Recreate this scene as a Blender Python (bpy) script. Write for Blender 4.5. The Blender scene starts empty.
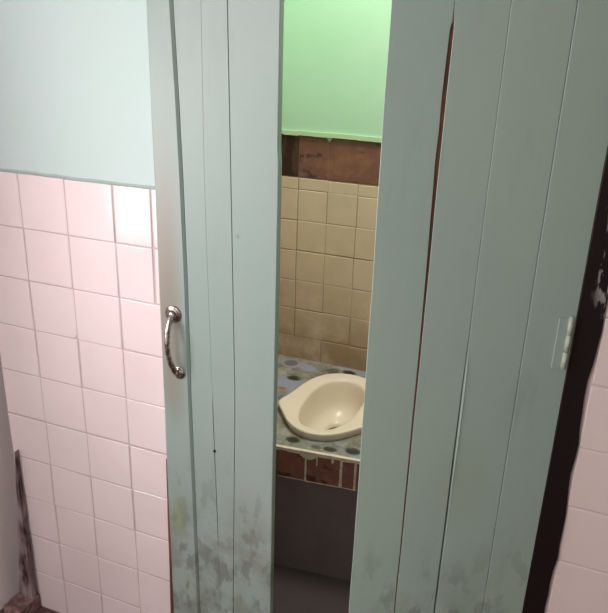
import bpy, bmesh, math, random
from mathutils import Vector, Matrix
random.seed(7)
S = bpy.context.scene
C = S.collection

# ------------------------------------------------------------------ camera
EYE = 1.68
cam = bpy.data.cameras.new('camera')
co = bpy.data.objects.new('camera', cam); C.objects.link(co)
Fv = Vector((-0.33865, 0.87137, -0.35500)); Rv = Vector((0.92724, 0.37316, 0.03140)); Uv = Vector((-0.15983, 0.31853, 0.93434))
co.matrix_world = Matrix(((Rv.x, Uv.x, -Fv.x, 0), (Rv.y, Uv.y, -Fv.y, 0), (Rv.z, Uv.z, -Fv.z, EYE), (0, 0, 0, 1)))
cam.sensor_fit = 'HORIZONTAL'; cam.sensor_width = 36; cam.lens = 697.65 / 608 * 36; cam.clip_start = .02
S.camera = co

# ------------------------------------------------------------------ world, lights, exposure
S.view_settings.view_transform = 'Standard'; S.view_settings.look = 'None'
S.view_settings.exposure = 0.0; S.view_settings.gamma = 1; S.view_settings.use_curve_mapping = False
W = bpy.data.worlds.new('world'); S.world = W; W.use_nodes = True
W.node_tree.nodes['Background'].inputs[0].default_value = (0.93, 0.95, 0.90, 1)
W.node_tree.nodes['Background'].inputs[1].default_value = 0.86

def area(name, loc, target, sx, sy, power, col):
    l = bpy.data.lights.new(name, 'AREA'); l.shape = 'RECTANGLE'; l.size = sx; l.size_y = sy
    l.energy = power; l.color = col
    o = bpy.data.objects.new(name, l); C.objects.link(o); o.location = loc
    o.rotation_euler = (Vector(target) - Vector(loc)).to_track_quat('-Z', 'Y').to_euler()
    return o
area('window_daylight', (-1.60, 0.36, 1.37), (0, 0.36, 1.37), 0.80, 0.74, 27, (1, .96, .97))
area('corridor_daylight', (-1.2, -0.5, 1.9), (-1.6, 1.33, 0.9), 0.5, 1.0, 15, (1, .93, .94))
area('roof_opening_daylight', (-0.45, 1.95, 2.52), (-0.6, 2.1, 0), 0.5, 0.5, 21, (1, .93, .88))

# ------------------------------------------------------------------ materials
def mat(name, col, rough=.5, spec=.5, metal=0, noise=None, bump=None, extra=None, coat=0):
    m = bpy.data.materials.new(name); m.use_nodes = True
    nt = m.node_tree; N = nt.nodes; L = nt.links; b = N['Principled BSDF']
    b.inputs['Base Color'].default_value = (*col, 1); b.inputs['Roughness'].default_value = rough
    b.inputs['Specular IOR Level'].default_value = spec; b.inputs['Metallic'].default_value = metal
    b.inputs['Coat Weight'].default_value = coat
    geo = N.new('ShaderNodeNewGeometry'); cur = None
    def rgb(c):
        n = N.new('ShaderNodeRGB'); n.outputs[0].default_value = (*c, 1); return n.outputs[0]
    def tex(scale, sc3=(1, 1, 1), detail=4, rough_=.6):
        mp = N.new('ShaderNodeMapping'); mp.inputs['Scale'].default_value = sc3
        L.new(geo.outputs['Position'], mp.inputs[0])
        t = N.new('ShaderNodeTexNoise'); t.inputs['Scale'].default_value = scale
        t.inputs['Detail'].default_value = detail; t.inputs['Roughness'].default_value = rough_
        L.new(mp.outputs[0], t.inputs['Vector']); return t.outputs['Fac']
    def ramp(f, a, b_):
        r = N.new('ShaderNodeMapRange'); r.inputs[1].default_value = a; r.inputs[2].default_value = b_
        r.interpolation_type = 'SMOOTHSTEP'
        L.new(f, r.inputs[0]); return r.outputs[0]
    def mul(a, b_):
        r = N.new('ShaderNodeMath'); r.operation = 'MULTIPLY'
        L.new(a, r.inputs[0])
        if isinstance(b_, (int, float)): r.inputs[1].default_value = b_
        else: L.new(b_, r.inputs[1])
        return r.outputs[0]
    def mix(a, c, f):
        x = N.new('ShaderNodeMix'); x.data_type = 'RGBA'
        L.new(a, x.inputs[6]); L.new(rgb(c), x.inputs[7]); L.new(f, x.inputs[0]); return x.outputs[2]
    cur = rgb(col)
    for (sc, sc3, lo, hi, c, amt) in (noise or []):
        cur = mix(cur, c, mul(ramp(tex(sc, sc3), lo, hi), amt))
    if extra: cur = extra(N, L, geo, cur, mix, ramp, tex, mul)
    L.new(cur, b.inputs['Base Color'])
    if bump:
        bn = N.new('ShaderNodeBump'); bn.inputs['Strength'].default_value = bump[1]; bn.inputs['Distance'].default_value = bump[2]
        L.new(tex(bump[0], bump[3] if len(bump) > 3 else (1, 1, 1)), bn.inputs['Height']); L.new(bn.outputs[0], b.inputs['Normal'])
    return m

def sep(N, L, geo):
    s = N.new('ShaderNodeSeparateXYZ'); L.new(geo.outputs['Position'], s.inputs[0]); return s

def blot(N, L, geo, c, size, amount):
    """a stain patch round a point: 1 in its middle, 0 outside (ellipsoid)"""
    mp = N.new('ShaderNodeVectorMath'); mp.operation = 'SUBTRACT'; mp.inputs[1].default_value = c
    L.new(geo.outputs['Position'], mp.inputs[0])
    dv = N.new('ShaderNodeVectorMath'); dv.operation = 'DIVIDE'; dv.inputs[1].default_value = size
    L.new(mp.outputs[0], dv.inputs[0])
    ln = N.new('ShaderNodeVectorMath'); ln.operation = 'LENGTH'; L.new(dv.outputs[0], ln.inputs[0])
    r = N.new('ShaderNodeMapRange'); r.inputs[1].default_value = 1; r.inputs[2].default_value = .25
    r.inputs[3].default_value = 0; r.inputs[4].default_value = amount; r.interpolation_type = 'SMOOTHSTEP'
    L.new(ln.outputs['Value'], r.inputs[0]); return r.outputs[0]

PAINT = (0.355, 0.42, 0.385)
def leafdirt(blots):
    def f(N, L, geo, cur, mix, ramp, tex, mul):
        s = sep(N, L, geo)
        low = ramp(s.outputs[2], .72, .25)
        cur = mix(cur, (.19, .205, .155), mul(mul(low, ramp(tex(10, (1, 1, .8), 7), .44, .62)), .7))
        cur = mix(cur, (.13, .13, .11), mul(mul(ramp(s.outputs[2], .8, .35), ramp(tex(24, (1, 1, .5), 6), .52, .62)), .55))
        for c, size, amt, colr in blots:
            k = blot(N, L, geo, c, size, amt)
            if c[2] < .7: k = mul(k, ramp(tex(16, (1, 1, .7), 7), .40, .62))
            cur = mix(cur, colr, k)
        return cur
    return f
m_leafL = mat('darkened green door paint', (.285, .355, .325), .42, .4,  # same paint on both leaves, darkened here to offset stronger light
    noise=[(3, (1, 1, .4), .4, .65, (.335, .375, .355), .6), (14, (1, 1, .25), .55, .75, (.27, .30, .27), .35)],
    bump=(40, .15, .002, (1, 1, .15)),
    extra=leafdirt([((-.85, 1.29, 1.08), (.05, .2, .34), .75, (.27, .22, .18)), ((-.85, 1.29, 1.30), (.05, .2, .25), .5, (.34, .29, .26)),
                    ((-.63, 1.29, .45), (.06, .2, .10), .6, (.20, .17, .125)), ((-.84, 1.29, .88), (.05, .2, .15), .45, (.24, .22, .17)),
                    ((-.70, 1.29, .45), (.08, .2, .035), .55, (.16, .15, .115)), ((-.84, 1.29, .50), (.03, .2, .12), .6, (.25, .28, .15)),
                    ((-.73, 1.29, .25), (.05, .2, .06), .6, (.14, .15, .11)), ((-.67, 1.29, 1.28), (.008, .2, .008), .5, (.2, .2, .18))]))
m_leafR = mat('lightened green door paint', (.40, .50, .43), .45, .4,  # same paint again, lightened to make up for weaker light on this leaf
    noise=[(3, (1, 1, .4), .4, .65, (.37, .475, .43), .6), (14, (1, 1, .25), .55, .75, (.28, .33, .27), .3)],
    bump=(40, .15, .002, (1, 1, .15)),
    extra=leafdirt([((-.25, 1.17, .48), (.03, .2, .05), .4, (.17, .18, .13)), ((-.13, 1.24, .85), (.08, .2, .15), .35, (.36, .42, .30))]))
m_wood_bare = mat('bare reddish wood', (.20, .08, .06), .8, .2, noise=[(24, (1, 1, .3), .45, .6, (.10, .04, .03), .8)])
m_jamb = mat('blackened timber', (.010, .0055, .0045), .7, .12,
    noise=[ (6, (1, 1, .3), .5, .7, (.022, .008, .007), .7)], bump=(30, .5, .004, (1, 1, .3)),
    extra=lambda N, L, geo, cur, mix, ramp, tex, mul: mix(cur, (.34, .31, .29), mul(ramp(tex(60, (1.2, 1, .3)), .52, .59), blot(N, L, geo, (.078, 1.33, 1.35), (.035, .1, .17), 1))))
m_tileP = mat('pink white glazed tile', (.82, .69, .69), .16, .5, noise=[(5, (1, 1, 1), .4, .7, (.76, .625, .62), .5)], bump=(6, .06, .004))
m_tileR = mat('shaded brownish pink tile', (.66, .53, .505), .22, .5, noise=[(5, (1, 1, 1), .4, .7, (.62, .49, .46), .5)], bump=(6, .06, .004))  # darker copy of the pink tile, dimmer light on the right painted in
m_grout = mat('grey pink grout', (.56, .44, .435), .8, .2, noise=[(12, (1, 1, 1), .4, .7, (.50, .40, .40), .6)])
m_wallblue = mat('pale blue green wall paint', (.50, .605, .58), .6, .3, noise=[(2.5, (1, 1, 1), .4, .7, (.53, .60, .62), .6)], bump=(25, .1, .002))
m_wallwhite = mat('pale plaster', (.90, .82, .82), .7, .3, noise=[(4, (1, 1, 1), .4, .7, (.84, .76, .76), .5)], bump=(25, .1, .002))
m_green = mat('mint green wall paint', (.40, .62, .42), .55, .3, noise=[(3, (1, 1, 1), .35, .7, (.46, .65, .47), .7)], bump=(25, .1, .002))
m_greenpale = mat('pale green plaster edge', (.50, .60, .38), .7, .3, noise=[(30, (1, 1, 1), .45, .6, (.42, .62, .38), .7)])
m_tileB = mat('tan glazed tile', (.68, .53, .385), .3, .45,
    noise=[(4, (1, 1, 1), .4, .7, (.60, .47, .335), .6)],
    extra=lambda N, L, geo, cur, mix, ramp, tex, mul: mix(mix(cur, (.33, .20, .11), mul(mul(ramp(sep(N, L, geo).outputs[2], .95, .5), ramp(tex(5), .3, .6)), .8)),
        (.52, .44, .29), mul(ramp(tex(2.6), .5, .65), .5)))
m_groutB = mat('dirty tan grout', (.34, .235, .14), .8, .2, noise=[(20, (1, 1, 1), .4, .6, (.36, .27, .17), .8)])
m_band = mat('brown marbled tile', (.19, .085, .06), .3, .45,
    noise=[(16, (1, 1, 1), .45, .62, (.25, .12, .07), .8), (11, (1, 1, 1.6), .56, .64, (.045, .02, .025), .8), (9, (1, 1, 1), .62, .72, (.20, .12, .11), .6)])
m_banddark = mat('dark brown border tile', (.035, .016, .012), .4, .4, noise=[(25, (1, 1, .3), .5, .6, (.09, .045, .03), .8)])  # darker brown for the leftmost border tile
m_riser = mat('red brown tile', (.27, .11, .085), .35, .45, noise=[(25, (1, 1, 1), .5, .65, (.34, .17, .13), .7), (18, (1, 1, 2), .58, .64, (.05, .02, .02), .8)])
m_cream = mat('cream cement grout', (.78, .64, .53), .75, .2, noise=[(40, (1, 1, 1), .5, .6, (.62, .48, .38), .6)])
m_plinth = mat('dark purple brown concrete', (.20, .16, .155), .75, .2, noise=[(7, (1, 1, 1), .4, .7, (.18, .135, .135), .7)], bump=(30, .3, .003))
m_ceramic = mat('cream glazed ceramic', (.82, .71, .58), .30, .5, noise=[(5, (1, 1, 1), .45, .7, (.76, .65, .52), .5)], coat=0)
m_drain = mat('dirty drain water', (.10, .075, .05), .1, .5)
m_chrome = mat('worn chrome', (.55, .48, .45), .26, .5, 1, noise=[(70, (1, 1, 1), .45, .58, (.14, .09, .075), .8)])
m_hinge = mat('painted steel hinge', (.44, .47, .38), .5, .4, noise=[(80, (1, 1, 1), .55, .65, (.30, .27, .2), .6)])
m_floor = mat('dark red brown cement floor', (.16, .085, .075), .7, .3, noise=[(8, (1, 1, 1), .4, .7, (.07, .04, .04), .8)], bump=(20, .3, .004))
m_plank = mat('weathered grey plank', (.22, .15, .15), .85, .2,
    noise=[(14, (4, 4, .35), .42, .58, (.035, .02, .02), .95), (5, (1, 1, .6), .5, .6, (.42, .32, .32), .7)])
m_ceil = mat('white ceiling', (.7, .7, .68), .8, .2)
m_frame = mat('grey window frame', (.35, .37, .36), .5, .4)

def mosaic():
    def f(N, L, geo, cur, mix, ramp, tex, mul):
        mp = N.new('ShaderNodeMapping'); mp.inputs['Scale'].default_value = (1, 1, 1); L.new(geo.outputs['Position'], mp.inputs[0])
        def vor(scale, rnd=1):
            v = N.new('ShaderNodeTexVoronoi'); v.inputs['Scale'].default_value = scale; v.inputs['Randomness'].default_value = rnd
            L.new(mp.outputs[0], v.inputs['Vector']); return v
        v = vor(11, .8)
        sc = N.new('ShaderNodeSeparateColor'); L.new(v.outputs['Color'], sc.inputs[0])
        inside = ramp(v.outputs['Distance'], .5, .36)
        cur = mix(cur, (.30, .31, .36), mul(mul(inside, ramp(sc.outputs[0], .45, .55)), .9))
        cur = mix(cur, (.055, .05, .045), mul(mul(ramp(v.outputs['Distance'], .36, .27), ramp(sc.outputs[1], .85, .9)), .6))
        cur = mix(cur, (.17, .14, .10), mul(mul(ramp(v.outputs['Distance'], .25, .15), ramp(sc.outputs[2], .5, .6)), .9))
        for x, y, sx, sy, c in ((-.728, 1.815, .026, .020, 0), (-.645, 1.806, .018, .012, 1), (-.600, 1.812, .026, .015, 0), (-.530, 1.832, .028, .022, 0), (-.43, 1.845, .025, .02, 0), (-.83, 1.842, .025, .02, 0),
                            (-.905, 2.165, .050, .050, 2), (-.895, 2.225, .030, .022, 0), (-.905, 2.13, .02, .012, 3), (-.78, 2.345, .03, .03, 1), (-.72, 2.36, .03, .02, 0), (-.88, 2.33, .04, .03, 2), (-.62, 2.35, .03, .03, 2), (-.86, 1.885, .03, .02, 2)):
            cur = mix(cur, ((.035, .035, .03), (.12, .105, .09), (.30, .31, .42), (.33, .16, .08))[c], mul(blot(N, L, geo, (x, y, EYE - 1.205), (sx * 1.25, sy * 1.25, .05), 1.6), ramp(tex(45), .28, .42)))
        return cur
    return f
m_mosaic = mat('pebble print floor tile', (.235, .235, .185), .35, .4, noise=[(18, (1, 1, 1), .45, .6, (.36, .34, .28), .8), (30, (1, 1, 1), .52, .6, (.13, .12, .10), .6), (12, (1, 1, 1), .55, .62, (.36, .37, .44), .6)], extra=mosaic())

# ------------------------------------------------------------------ helpers
def link(name, me, m, parent=None, smooth=False):
    o = bpy.data.objects.new(name, me); C.objects.link(o)
    for x in (m if isinstance(m, (list, tuple)) else [m]): me.materials.append(x)
    if smooth:
        for p in me.polygons: p.use_smooth = True
    if parent: o.parent = parent
    return o
def build(name, bm, m, parent=None, smooth=False):
    bmesh.ops.recalc_face_normals(bm, faces=bm.faces)
    me = bpy.data.meshes.new(name); bm.to_mesh(me); bm.free()
    return link(name, me, m, parent, smooth)
def tag(o, label=None, cat=None, group=None, kind=None):
    if label: o['label'] = label
    if cat: o['category'] = cat
    if group: o['group'] = group
    if kind: o['kind'] = kind
    return o
def empty(name, loc, rz=0):
    o = bpy.data.objects.new(name, None); C.objects.link(o); o.location = loc; o.rotation_euler = (0, 0, rz)
    o.empty_display_size = .05; return o
def box(bm, x0, x1, y0, y1, z0, z1, bevel=0, mi=0):
    vs = [bm.verts.new((x, y, z)) for z in (z0, z1) for x, y in ((x0, y0), (x1, y0), (x1, y1), (x0, y1))]
    fs = [bm.faces.new([vs[i] for i in q]) for q in ((0, 1, 2, 3), (4, 5, 6, 7), (0, 1, 5, 4), (1, 2, 6, 5), (2, 3, 7, 6), (3, 0, 4, 7))]
    for f in fs: f.material_index = mi
    if bevel:
        es = list({e for f in fs for e in f.edges})
        r = bmesh.ops.bevel(bm, geom=es, offset=bevel, segments=2, affect='EDGES', profile=.6)
    return vs
def tilegrid(bm, xs, zs, y, gap=.0016, th=.006, jit=.0006, chamf=.0022, mis=0):
    """tiles standing on a wall facing -y; front face at y"""
    for i in range(len(xs) - 1):
        for k in range(len(zs) - 1):
            x0, x1 = xs[i] + gap, xs[i + 1] - gap; z1, z0 = zs[k] - gap, zs[k + 1] + gap
            if x1 - x0 < .006 or z1 - z0 < .006: continue
            dx = random.uniform(-mis, mis); dz = random.uniform(-mis, mis)
            x0 += dx; x1 += dx; z0 += dz; z1 += dz
            a, b = random.uniform(-jit, jit), random.uniform(-jit, jit)
            def q(inset, yy):
                return [bm.verts.new((x, yy + (a if x > (x0 + x1) / 2 else -a) + (b if z > (z0 + z1) / 2 else -b), z))
                        for x, z in ((x0 + inset, z0 + inset), (x1 - inset, z0 + inset), (x1 - inset, z1 - inset), (x0 + inset, z1 - inset))]
            A = q(0, y + th); B = q(0, y + .0012); Cc = q(chamf * .5, y + .0003); D_ = q(chamf, y)
            for P_, Q_ in ((A, B), (B, Cc), (Cc, D_)):
                for j in range(4): bm.faces.new((P_[j], P_[(j + 1) % 4], Q_[(j + 1) % 4], Q_[j]))
            bm.faces.new(D_); bm.faces.new(A)
def tube(bm, pts, r, n=12, closed_ends=True):
    rings = []
    for i, p in enumerate(pts):
        p = Vector(p); a = Vector(pts[max(i - 1, 0)]); b = Vector(pts[min(i + 1, len(pts) - 1)])
        t = (b - a).normalized(); u = t.cross(Vector((0, 1, .13))).normalized(); v = t.cross(u)
        rr = r[i] if isinstance(r, (list, tuple)) else r
        rings.append([bm.verts.new(p + (u * math.cos(k * 2 * math.pi / n) + v * math.sin(k * 2 * math.pi / n)) * rr) for k in range(n)])
    for A, B in zip(rings, rings[1:]):
        for k in range(n): bm.faces.new((A[k], A[(k + 1) % n], B[(k + 1) % n], B[k]))
    bm.faces.new(rings[0]); bm.faces.new(rings[-1])
def lathe(bm, cx, cy, cz, prof, axis='y', n=24):
    """prof: (radius, height along -y)"""
    rings = []
    for r, h in prof:
        rings.append([bm.verts.new((cx + math.cos(a) * r, cy - h, cz + math.sin(a) * r)) for a in [k * 2 * math.pi / n for k in range(n)]])
    for A, B in zip(rings, rings[1:]):
        for k in range(n): bm.faces.new((A[k], A[(k + 1) % n], B[(k + 1) % n], B[k]))
    bm.faces.new(rings[0]); bm.faces.new(rings[-1])

D = 1.3335           # distance to the tiled front of the cubicle wall
TT = EYE - .3233     # top edge of the front tiling
T = .14
XL = -1.422          # left corner
JL, JR = -.70, .036  # door opening

# ------------------------------------------------------------------ setting
bm = bmesh.new(); box(bm, -1.52, 1.3, -2.6, D + .0035, -.145, -.045)
tag(build('floor', bm, m_floor), 'dark red brown cement floor at the foot of the tiled wall', 'floor', kind='structure')
bm = bmesh.new(); box(bm, -1.56, 1.3, -1.2, 1.45, 2.6, 2.68)
box(bm, -1.56, 1.3, 1.45, 2.5, 2.6, 2.68)
tag(build('ceiling', bm, m_ceil), 'plain white ceiling over corridor and cubicle, out of view', 'ceiling', kind='structure')

# front wall (three masonry pieces round the opening in one mesh) with cladding
bm = bmesh.new()
y0, y1 = D + .0016, D + .10
box(bm, XL, JL - .05, y0, y1, -.05, TT + .004); box(bm, JR + .034, 1.3, y0, y1, -.05, TT + .004)
wf = tag(build('wall_front', bm, m_grout), 'cubicle wall clad in square pink white tiles either side of the plank doors', 'wall', kind='structure')
bm = bmesh.new()
for a, b in ((XL, JL - .05), (JR + .036, 1.3)): box(bm, a, b, D + .001, y1, TT + .004, 2.1)
box(bm, XL, 1.3, D + .001, y1, 2.1, 2.6)
tag(build('painted_plaster', bm, m_wallblue, wf), 'pale blue green painted upper wall')
C1 = -1.006
zs = [TT - k * T for k in range(11)]
bm = bmesh.new()
tilegrid(bm, [XL, C1 - 2 * T, C1 - T, C1], zs, D, jit=.0010, mis=.0012)
tilegrid(bm, [C1, C1 + .104], zs[:3], D, jit=.0010, mis=.0012)
tilegrid(bm, [C1 + .104, C1 + .122, JL - .05], zs[:3], D + .001, jit=.0003)
tilegrid(bm, [C1, C1 + T * .98, JL - .05], zs[2:], D, jit=.001, mis=.001)
build('tile_cladding', bm, m_tileP, wf)
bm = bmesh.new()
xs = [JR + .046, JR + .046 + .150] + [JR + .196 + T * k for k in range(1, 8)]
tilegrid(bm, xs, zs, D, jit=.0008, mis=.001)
tag(build('tile_cladding', bm, m_tileR, wf), 'browner pink tiles right of the door frame, darkened for the dimmer light there')
bm = bmesh.new()   # rounded mortar line closing the top of the tiles
for a, b in ((XL, JL - .05), (JR + .046, 1.3)):
    n = 24
    pts = [(a + (b - a) * i / n, D + .0035, TT + .003 + random.uniform(-.0012, .0012)) for i in range(n + 1)]
    tube(bm, pts, .0048, 8)
build('mortar_line', bm, mat('grey green mortar', (.37, .42, .40), .8, .2), wf, True)

# left wall with the window
XW = XL - .035
bm = bmesh.new()
wy0, wy1, wz0, wz1 = -.03, .75, .98, 1.76
box(bm, XW - .12, XW, -1.2, wy0, 0, 2.6); box(bm, XW - .12, XW, wy1, y1, 0, 2.6)
box(bm, XW - .12, XW, wy0, wy1, 0, wz0); box(bm, XW - .12, XW, wy0, wy1, wz1, 2.6)
tag(build('wall_left', bm, m_wallwhite), 'pale plaster side wall meeting the tiles at the left corner', 'wall', kind='structure')
bm = bmesh.new()
for a in (wy0, wy1 - .03, (wy0 + wy1) / 2 - .012): box(bm, XW - .07, XW - .03, a, a + .03, wz0, wz1, .002)
for a in (wz0, wz1 - .03): box(bm, XW - .07, XW - .03, wy0, wy1, a, a + .03, .002)
wn = tag(build('window_1', bm, m_frame), 'two-light corridor window in the side wall, out of view', 'window', kind='structure')
bm = bmesh.new(); box(bm, .80, .90, -.7, D, -.045, 2.6)  # unseen wall added to hold back light from the right
tag(build('blocker_wall_right', bm, mat('dark brown light blocker', (.16, .125, .11), .85, .2)), 'added brown wall beyond the right tiles, out of view, blocks light', 'wall', kind='structure')

# inside the cubicle
YB = 2.4
bm = bmesh.new(); box(bm, -1.52, 1.3, D + .0035, 3.0, -.1, 0)
tag(build('floor_inner', bm, mat('dark cement', (.08, .062, .062), .8, .2)), 'dark sunken cement floor inside the cubicle in front of the step', 'floor', kind='structure')
bm = bmesh.new(); box(bm, -1.2, .5, YB + .0016, YB + .1, 0, 1.366)
wb = tag(build('wall_back', bm, m_groutB), 'tan tiled back wall of the cubicle behind the squat toilet', 'wall', kind='structure')
bm = bmesh.new(); box(bm, -1.2, .5, YB - .004, YB + .1, 1.372, 2.6)
tag(build('green_plaster', bm, m_green, wb), 'mint green painted upper wall')
bm = bmesh.new()
n = 30
for i in range(n):   # uneven plaster lip over the brown band
    xa, xb = -1.2 + 1.7 * i / n, -1.2 + 1.7 * (i + 1) / n
    dz = random.uniform(-.0015, .0015)
    box(bm, xa, xb, YB - .012, YB + .02, 1.362 + dz, 1.378 + dz)
v = [bm.verts.new(p) for p in ((-.868, YB - .003, 1.364), (-.842, YB - .003, 1.364), (-.855, YB - .003, 1.345))]; bm.faces.new(v)
build('plaster_lip', bm, m_greenpale, wb)
bm = bmesh.new(); tilegrid(bm, [-.972, -.856, -.627, -.395, -.165, .065], [1.362, 1.209], YB - .001, gap=.001)
build('border_tiles', bm, m_band, wb)
bm = bmesh.new(); tilegrid(bm, [-1.2, -.972], [1.362, 1.209], YB - .001, gap=.001)
build('dark_border_tile', bm, m_banddark, wb)
bm = bmesh.new()
cols = [-.972 + .1165 * k for k in range(-2, 12)]
tilegrid(bm, cols, [1.207, 1.163, 1.045, .927, .806, .688, .570, .45], YB, gap=.0012, jit=.0006, mis=.0015)
build('tile_cladding', bm, m_tileB, wb)
bm = bmesh.new()
for xa, xb in ((-1.2, -1.1),): box(bm, xa, xb, y1, YB, 0, 1.37)
wl = tag(build('wall_inner_left', bm, m_groutB), 'left side wall inside the cubicle, hidden by the door', 'wall', kind='structure')
bm = bmesh.new(); box(bm, -1.2, -1.1, y1, YB, 1.37, 2.6); build('green_plaster', bm, m_green, wl)
bm = bmesh.new(); box(bm, .4, .5, y1, YB, 0, 1.37)
wr = tag(build('wall_inner_right', bm, m_groutB), 'right side wall inside the cubicle, hidden by the door', 'wall', kind='structure')
bm = bmesh.new(); box(bm, .4, .5, y1, YB, 1.37, 2.6); build('green_plaster', bm, m_green, wr)

def side_tiles(name, x, sgn, parent):
    bm = bmesh.new()
    tilegrid(bm, [y1 + .0 + .1165 * k for k in range(0, 9)], [1.368, 1.207], 0, gap=.001)
    me_b = bmesh.new(); tilegrid(me_b, [y1 + .1165 * k for k in range(0, 9)], [1.207, 1.163, 1.045, .927, .806, .688, .570, .452, .334, .216, .098, .0], 0, gap=.0012, jit=.0006)
    for b in (bm, me_b):
        for v in b.verts: v.co = Vector((x - sgn * (v.co.y - .004), v.co.x, v.co.z))
    build('border_tiles', bm, m_band, parent); build(name, me_b, m_tileB, parent)
side_tiles('tile_cladding', -1.1, 1, wl); side_tiles('tile_cladding', .4, -1, wr)

# door frame
def jamb(bm, x0, x1, z1, wob):
    n = 60; rows = []
    for i in range(n + 1):
        z = z1 * i / n
        a = x0; b = x1 + wob * (.5 * math.sin(z * 11) + .5 * math.sin(z * 27 + 1) + random.uniform(-.4, .4))
        rows.append([bm.verts.new(p) for p in ((a, D - .003, z), (b, D - .003, z), (b, D + .10, z), (a, D + .10, z))])
    for A, B in zip(rows, rows[1:]):
        for k in range(4): bm.faces.new((A[k], A[(k + 1) % 4], B[(k + 1) % 4], B[k]))
    bm.faces.new(rows[0]); bm.faces.new(rows[-1])
bm = bmesh.new(); jamb(bm, JR, JR + .0435, 2.1, .005)
fr = tag(build('trim_1', bm, m_jamb), 'blackened timber door frame with pale scuffs beside the right tiles', 'door frame', kind='structure')
bm = bmesh.new(); jamb(bm, JL - .048, JL, 2.1, 0); build('jamb', bm, m_jamb, fr)
bm = bmesh.new(); box(bm, JL, JR, D - .003, D + .10, 2.03, 2.1, .002); build('head_rail', bm, m_jamb, fr)

# ------------------------------------------------------------------ doors
def wob(seed, amp):
    r = random.Random(seed); ph = [r.uniform(0, 6) for _ in range(3)]
    return lambda z: amp * (.5 * math.sin(z * 5 + ph[0]) + .3 * math.sin(z * 13 + ph[1]) + .2 * math.sin(z * 31 + ph[2]))
def plank(bm, left, right, z0, z1, yf, th, ch=.0015, n=70, yoff=None, slant=0):
    """vertical board; left/right are functions of z; front at yf (facing -y)"""
    rows = []
    for i in range(n + 1):
        z = z0 + (z1 - z0) * i / n; a = left(z); b = right(z); o = yoff(z) if yoff else 0
        rows.append([bm.verts.new(p) for p in ((a + slant, yf + th, z), (a, yf + ch + o, z), (a + ch, yf + o, z), (b - ch, yf + o, z), (b, yf + ch + o, z), (b, yf + th, z))])
    for A, B in zip(rows, rows[1:]):
        for k in range(6): bm.faces.new((A[k], A[(k + 1) % 6], B[(k + 1) % 6], B[k]))
    bm.faces.new(rows[0]); bm.faces.new(rows[-1])
def lerp(pts):
    def f(z):
        if z <= pts[0][0]: return pts[0][1]
        for (a, u), (b, v) in zip(pts, pts[1:]):
            if z <= b: return u + (v - u) * (z - a) / (b - a)
        return pts[-1][1]
    return f

# left leaf, closed in the wall plane, standing proud of the tiles
lf = empty('door_1', (-.876, D - .008, 0))
tag(lf, 'narrow grey green plank door with a chrome pull handle, left of the gap', 'door', kind='structure')
s1 = lerp([(0, .088), (.2, .086), (.85, .0775), (1.16, .0765), (1.39, .073), (1.55, .069), (1.75, .062), (2.02, .055)])
s3 = lerp([(0, .190), (.27, .189), (.88, .197), (1.44, .189), (1.75, .184), (2.02, .182)])
w1 = wob(3, .0008)
bm = bmesh.new()
f1 = lambda z: s1(z) + .0010
cz = lerp([(0, .152), (.49, .146), (.72, .140), (.86, .137), (1.17, .130), (1.4, .126)])
plank(bm, f1, lambda z: cz(z) - (.0009 if .45 < z < .86 else .0001), .02, 2.02, -.012, .018, .0003)
plank(bm, lambda z: cz(z) + (.0007 if .45 < z < .86 else .0001), lambda z: s3(z) - .0003, .02, 2.02, -.012, .018, .0004)
plank(bm, lambda z: s3(z) + .0006, lambda z: .297 + w1(z) * .6 + (.002 if z < 1.45 else 0), .02, 2.02, -.012, .018, .0016)
build('board_panel', bm, m_leafL, lf)
bm = bmesh.new(); plank(bm, lambda z: w1(z), lambda z: s1(z), .02, 2.02, -.018, .024, .0055)
build('stile', bm, m_leafL, lf)
bm = bmesh.new(); wk = wob(21, .0015)
plank(bm, lambda z: -.0015 - .011 * max(0, min(1, (.66 - z) / .6)) + wk(z), lambda z: .0005, .02, .66, -.014, .016, .0008)
tag(build('worn_edge', bm, m_wood_bare, lf), 'bare reddish wood along the bottom of the door edge')
bm = bmesh.new()
for z in (.2, .95, 1.75): box(bm, .176, .290, .0062, .026, z, z + .09, .002)
build('rail', bm, m_leafL, lf)
bm = bmesh.new(); lathe(bm, .1405, -.0121, .722, [(.0001, 0), (.0042, 0), (.0042, .001), (.002, .0014)], n=12)
tag(build('nail_head', bm, mat('rusty black iron', (.02, .012, .01), .7, .3), lf), 'rusty black nail head')
# handle
hd = empty('handle', (0, 0, 0)); hd.parent = lf; hd['label'] = 'worn chrome pull handle with round end plates'
TX, TZ, BX, BZ = .040, 1.072, .050, .922
ys = -.018
bm = bmesh.new()
pts = []; rad = []
for i in range(25):
    t = i / 24; a = math.pi * t
    x = TX + (BX - TX) * t - .004 * math.sin(a); z = TZ + (BZ - TZ) * t
    pts.append((x, ys - .004 - .030 * math.sin(a) ** .55, z)); rad.append(.0072 - .0012 * math.sin(a))
tube(bm, pts, rad, 12); build('grip', bm, m_chrome, hd, True)
for nm, x, z, r in (('end_plate', TX, TZ, .0215), ('end_plate', BX, BZ, .0165)):
    bm = bmesh.new(); lathe(bm, x, ys, z, [(.0001, -.0005), (r, -.0005), (r, .002), (r * .8, .0045), (r * .72, .0035), (r * .5, .009), (r * .42, .012), (.001, .013)])
    build(nm, bm, m_chrome, hd, True)

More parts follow.
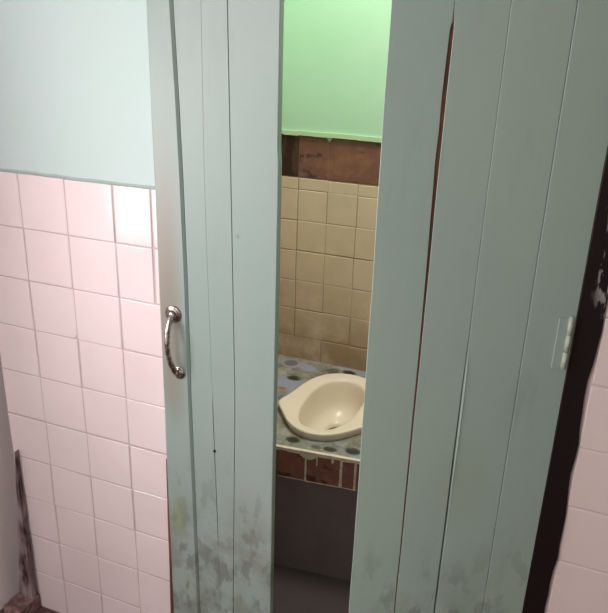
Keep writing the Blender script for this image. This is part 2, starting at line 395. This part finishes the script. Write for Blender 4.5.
# right leaf, swung out towards the camera on the right jamb
ANG = math.radians(29.04)
rf = empty('door_2', (JR - .0006, D - .0005, 0), ANG)
tag(rf, 'wider grey green plank door with an open reddish split, hinged on the black frame', 'door', kind='structure')
e0 = lambda z: -.400 + w0(z)
w0 = wob(11, .0012)
w2, w4 = wob(5, .0007), wob(6, .0006)
g1l = lerp([(0, -.3005), (.5, -.3002), (1.2, -.3018), (1.45, -.3040), (1.50, -.3055), (1.55, -.3040), (1.60, -.3048), (1.705, -.3030), (1.712, -.3003), (2.02, -.3002)])
g1r = lerp([(0, -.2985), (.5, -.2978), (1.2, -.2975), (1.5, -.2975), (1.705, -.2965), (1.74, -.2995), (2.02, -.2998)])
g2l = lerp([(0, -.2095), (.5, -.2098), (.9, -.2095), (1.05, -.2085), (1.25, -.2074), (2.02, -.2076)])
g2r = lerp([(0, -.206), (.5, -.2060), (.9, -.2058), (1.1, -.2066), (1.25, -.2070), (2.02, -.2072)])
bm = bmesh.new()
TH = .014
plank(bm, e0, lambda z: g1l(z) + w2(z), .02, 2.02, 0, TH, .0006, 140, slant=.0055)
plank(bm, lambda z: g1r(z) + w2(z), lambda z: g2l(z) + w4(z) - .0005, .02, 2.02, .0003, TH, .0006, 140)
plank(bm, lambda z: g2r(z) + w4(z), lambda z: -.0978, .02, 2.02, 0, TH, .0006, 140)
plank(bm, lambda z: -.0962, lambda z: -.002 + w0(z) * .5, .02, 2.02, -.0004, TH, .0006, 140)
build('board_panel', bm, m_leafR, rf)
bm = bmesh.new()    # long splinter lifting from the edge of the third board
spl = lerp([(.84, .0), (.92, .0025), (1.05, .003), (1.13, 0)])
plank(bm, lambda z: -.2045 + w4(z), lambda z: -.2045 + w4(z) + max(spl(z), .0004), .84, 1.13, -.0014, .0018, .0005, 30)
build('splinter', bm, m_leafR, rf)
bm = bmesh.new(); box(bm, -.306, -.2955, TH * .12, TH + .013, .03, 1.715, 0); box(bm, -.225, -.188, TH + .001, TH + .013, .03, 2.0, .001)
tag(build('backing_batten', bm, m_wood_bare, rf), 'bare reddish wood seen through the split')
for z in (.25, 1.0, 1.75):
    bm = bmesh.new(); box(bm, -.385, -.02, TH + .014, TH + .032, z, z + .08, .002); build('rail', bm, m_leafR, rf)
def hinge(z):
    bm = bmesh.new(); box(bm, -.036, -.014, -.0032, -.0013, z - .052, z + .052, .0005)
    p = build('hinge', bm, m_leafR, rf)
    bm = bmesh.new()
    for i in range(3):
        a = z - .052 + i * .0347
        tube(bm, [(-.013, -.0052, a + .0002), (-.013, -.0052, a + (.0345 if i < 3 else 0))], .0048, 14)
    tube(bm, [(-.013, -.0052, z - .055), (-.013, -.0052, z + .055)], .0030, 10)
    build('knuckle', bm, m_hinge, p, True)
hinge(1.158); hinge(.32); hinge(1.85)

# ------------------------------------------------------------------ toilet platform
ZP = EYE - 1.205
def ye(x): return 1.758 + .110 * (x + .766)
pf = empty('toilet_platform', (-.35, 2.1, 0))
tag(pf, 'raised cubicle step with pebble-print tiles and a red brown tiled edge', 'platform')
def L2(x, y): return (x + .35, y - 2.1)
def slab(bm, off, z0, z1, hole=None):
    x0, x1 = -1.094, .394
    a = [L2(x0, ye(x0) + off), L2(x1, ye(x1) + off), L2(x1, YB - .001), L2(x0, YB - .001)]
    lo = [bm.verts.new((*p, z0)) for p in a]; hi = [bm.verts.new((*p, z1)) for p in a]
    for k in range(4): bm.faces.new((lo[k], lo[(k + 1) % 4], hi[(k + 1) % 4], hi[k]))
    return lo, hi
bm = bmesh.new(); lo, hi = slab(bm, .010, 0, ZP - .155); bm.faces.new(lo); bm.faces.new(hi)
build('plinth', bm, m_plinth, pf)
# top tiling with an opening under the toilet
PC = Vector((-.68, 2.055))
half = [(0, -.226), (-.045, -.216), (-.083, -.192), (-.115, -.156), (-.143, -.116), (-.166, -.090), (-.178, -.066), (-.176, -.040), (-.163, -.008), (-.156, .035), (-.149, .085), (-.137, .135), (-.116, .182), (-.082, .218), (-.040, .238), (0, .243)]
cav = [(0, -.186), (-.024, -.183), (-.044, -.176), (-.061, -.156), (-.074, -.130), (-.083, -.105), (-.090, -.075), (-.094, -.045), (-.096, -.010), (-.097, .030), (-.095, .070), (-.087, .108), (-.072, .145), (-.050, .172), (-.025, .187), (0, .191)]
def full(h): return h + [(-x, y) for x, y in reversed(h[1:-1])]
outer, inner = full(half), full(cav)
NR = len(outer)
bm = bmesh.new()
x0, x1 = -1.094, .394
ring = [bm.verts.new((*L2(PC.x + x * .75, PC.y + y * .75), ZP)) for x, y in outer]
border = []
for x, y in outer:      # project each outline point out to the slab border
    dx, dy = x, y
    if dx == 0: dx = 1e-9
    ts = []
    ts.append(((x1 if dx > 0 else x0) - PC.x) / dx)
    ty = (YB - .001 - PC.y) / dy if dy > 0 else None
    if dy > 0: ts.append(ty)
    den = dy - .110 * dx
    t3 = (1.758 + .110 * (PC.x + .766) - PC.y) / den if abs(den) > 1e-9 else -1
    if t3 > 0: ts.append(t3)
    t = min(q for q in ts if q > 0)
    border.append(bm.verts.new((*L2(PC.x + dx * t, PC.y + dy * t), ZP)))
for k in range(NR): bm.faces.new((ring[k], ring[(k + 1) % NR], border[(k + 1) % NR], border[k]))
# fill the cut corners of the slab
for cx_, cy_ in ((x0, ye(x0)), (x1, ye(x1)), (x1, YB - .001), (x0, YB - .001)):
    cxl = Vector((*L2(cx_, cy_), ZP))
    k = min(range(NR), key=lambda k: ((border[k].co - cxl).length + (border[(k + 1) % NR].co - cxl).length))
    v = bm.verts.new(cxl); bm.faces.new((border[k], border[(k + 1) % NR], v))
build('tiled_top', bm, m_mosaic, pf)
# cream lip
def edge_strip(bm, xa, xb, z0, z1, off, th=.006, n=1, jag=0):
    for i in range(n):
        a = xa + (xb - xa) * i / n; b = xa + (xb - xa) * (i + 1) / n
        za = z0 + (random.uniform(-jag, jag) if jag else 0)
        P = [(*L2(a, ye(a) + off), 0), (*L2(b, ye(b) + off), 0), (*L2(b, ye(b) + off + th), 0), (*L2(a, ye(a) + off + th), 0)]
        lo = [bm.verts.new((p[0], p[1], za)) for p in P]; hi = [bm.verts.new((p[0], p[1], z1)) for p in P]
        for k in range(4): bm.faces.new((lo[k], lo[(k + 1) % 4], hi[(k + 1) % 4], hi[k]))
        bm.faces.new(lo); bm.faces.new(hi)
bm = bmesh.new(); edge_strip(bm, -1.1, .4, ZP - .0095, ZP + .0015, -.003, .012, 60, .002)
build('cement_lip', bm, m_cream, pf)
bm = bmesh.new()
for a, b in ((-1.09, -.923), (-.921, -.757), (-.755, -.666), (-.662, -.553), (-.548, -.508), (-.503, -.35), (-.345, -.19), (-.185, -.03), (-.025, .13), (.135, .39)):
    edge_strip(bm, a, b, ZP - .108, ZP - .008, .0005, .007)
build('edge_tile', bm, m_riser, pf)
bm = bmesh.new(); edge_strip(bm, -1.1, .4, ZP - .156, ZP - .008, .0075, .012); build('step_face', bm, m_plinth, pf)
bm = bmesh.new()
def drip(x, w, z0, z1):
    bm = bmesh.new()
    n = 8
    for i in range(n):
        za = z0 + (z1 - z0) * i / n; zb = z0 + (z1 - z0) * (i + 1) / n
        ww = w * random.uniform(.75, 1.2) * (1.25 if i == 0 else 1)
        edge_strip(bm, x - ww / 2, x + ww / 2, za, zb, -.0008, .004)
    tag(build('grout_drip', bm, m_cream, pf), 'cream cement drip down the red brown tiles')
drip(-.664, .006, ZP - .107, ZP - .006); drip(-.550, .0075, ZP - .109, ZP - .006); drip(-.505, .006, ZP - .108, ZP - .006)
drip(-.628, .003, ZP - .045, ZP - .006); drip(-.578, .007, ZP - .026, ZP - .006); drip(-.350, .006, ZP - .108, ZP - .006)
bm = bmesh.new()
for i in range(9): # drooping smear of cement over the joint
    x = -.690 + i * .0075; edge_strip(bm, x, x + .0076, ZP - .008 - .020 * math.sin(math.pi * (i + .5) / 9), ZP - .005, -.0006, .003)
build('cement_smear', bm, m_cream, pf)
bm = bmesh.new(); edge_strip(bm, -.755, -.50, ZP - .1105, ZP - .1075, -.0004, .006, 14, .0012)
build('cement_seam', bm, m_cream, pf)

# ------------------------------------------------------------------ squat toilet
st = empty('squat_toilet', (PC.x, PC.y, ZP))
tag(st, 'cream ceramic squat toilet set into the tiled step', 'toilet')
H = .030
rows = []
def rr(poly, s, z, k=None): return [(x * s, y * s, z) for x, y in poly]
def mixr(a, b, t, z): return [(x * (1 - t) + u * t, y * (1 - t) + v * t, z) for (x, y), (u, v) in zip(a, b)]
rows = [rr(outer, .955, -.004), rr(outer, .965, .006), rr(outer, .985, .012), rr(outer, 1.0, .021), rr(outer, 1.0, H - .004), rr(outer, .988, H), mixr(outer, inner, .25, H - .001), mixr(outer, inner, .6, H - .002),
        mixr(outer, inner, .9, H - .003), mixr(outer, inner, 1.0, H - .007)]
bowlc = (0.0, .03)
def bowl(s, z, sh=0): return [(x * s, (y - .01) * s + .01 + sh, z) for x, y in inner]
rows += [bowl(.97, .012), bowl(.93, -.02), bowl(.88, -.05, .002), bowl(.80, -.075, .004), bowl(.66, -.092, .008), bowl(.50, -.103, .012), bowl(.36, -.110, .020), bowl(.30, -.135, .024)]
bm = bmesh.new(); R_ = []
for r in rows: R_.append([bm.verts.new(p) for p in r])
for A, B in zip(R_, R_[1:]):
    for k in range(NR): bm.faces.new((A[k], A[(k + 1) % NR], B[(k + 1) % NR], B[k]))
o = build('bowl', bm, m_ceramic, st, True)
sub = o.modifiers.new('sub', 'SUBSURF'); sub.levels = 2; sub.render_levels = 2
bm = bmesh.new(); vs = [bm.verts.new(p) for p in bowl(.33, -.120, .022)]; bm.faces.new(vs)
build('drain_water', bm, m_drain, st)
# ------------------------------------------------------------------ small things
bm = bmesh.new()       # tapering plank leaning in the corner
n = 24; rws = []
for i in range(n + 1):
    t = i / n; z = .012 + .53 * t
    xr = XL + .034 - .006 * t + .001 * math.sin(z * 40); w = .050 * (1 - t) ** 1.25 + .002
    yy = D - .034 + .014 * t
    rws.append([bm.verts.new(p) for p in ((xr - w, yy, z), (xr, yy, z), (xr, yy + .016, z), (xr - w, yy + .016, z))])
for A, B in zip(rws, rws[1:]):
    for k in range(4): bm.faces.new((A[k], A[(k + 1) % 4], B[(k + 1) % 4], B[k]))
bm.faces.new(rws[0]); bm.faces.new(rws[-1])
tag(build('wooden_wedge', bm, m_plank), 'dark weathered tapering strip of wood standing in the left corner', 'wood strip')
bm = bmesh.new(); box(bm, XL - .030, XL + .036, D - .09, D - .004, -.045, .010, .003)
tag(build('brick_fragment', bm, mat('dusty red brown brick', (.30, .18, .165), .85, .2, noise=[(30, (1, 1, 1), .45, .6, (.12, .07, .065), .8)], bump=(50, .5, .003))), 'broken red brown brick piece on the floor under the wood strip', 'brick')
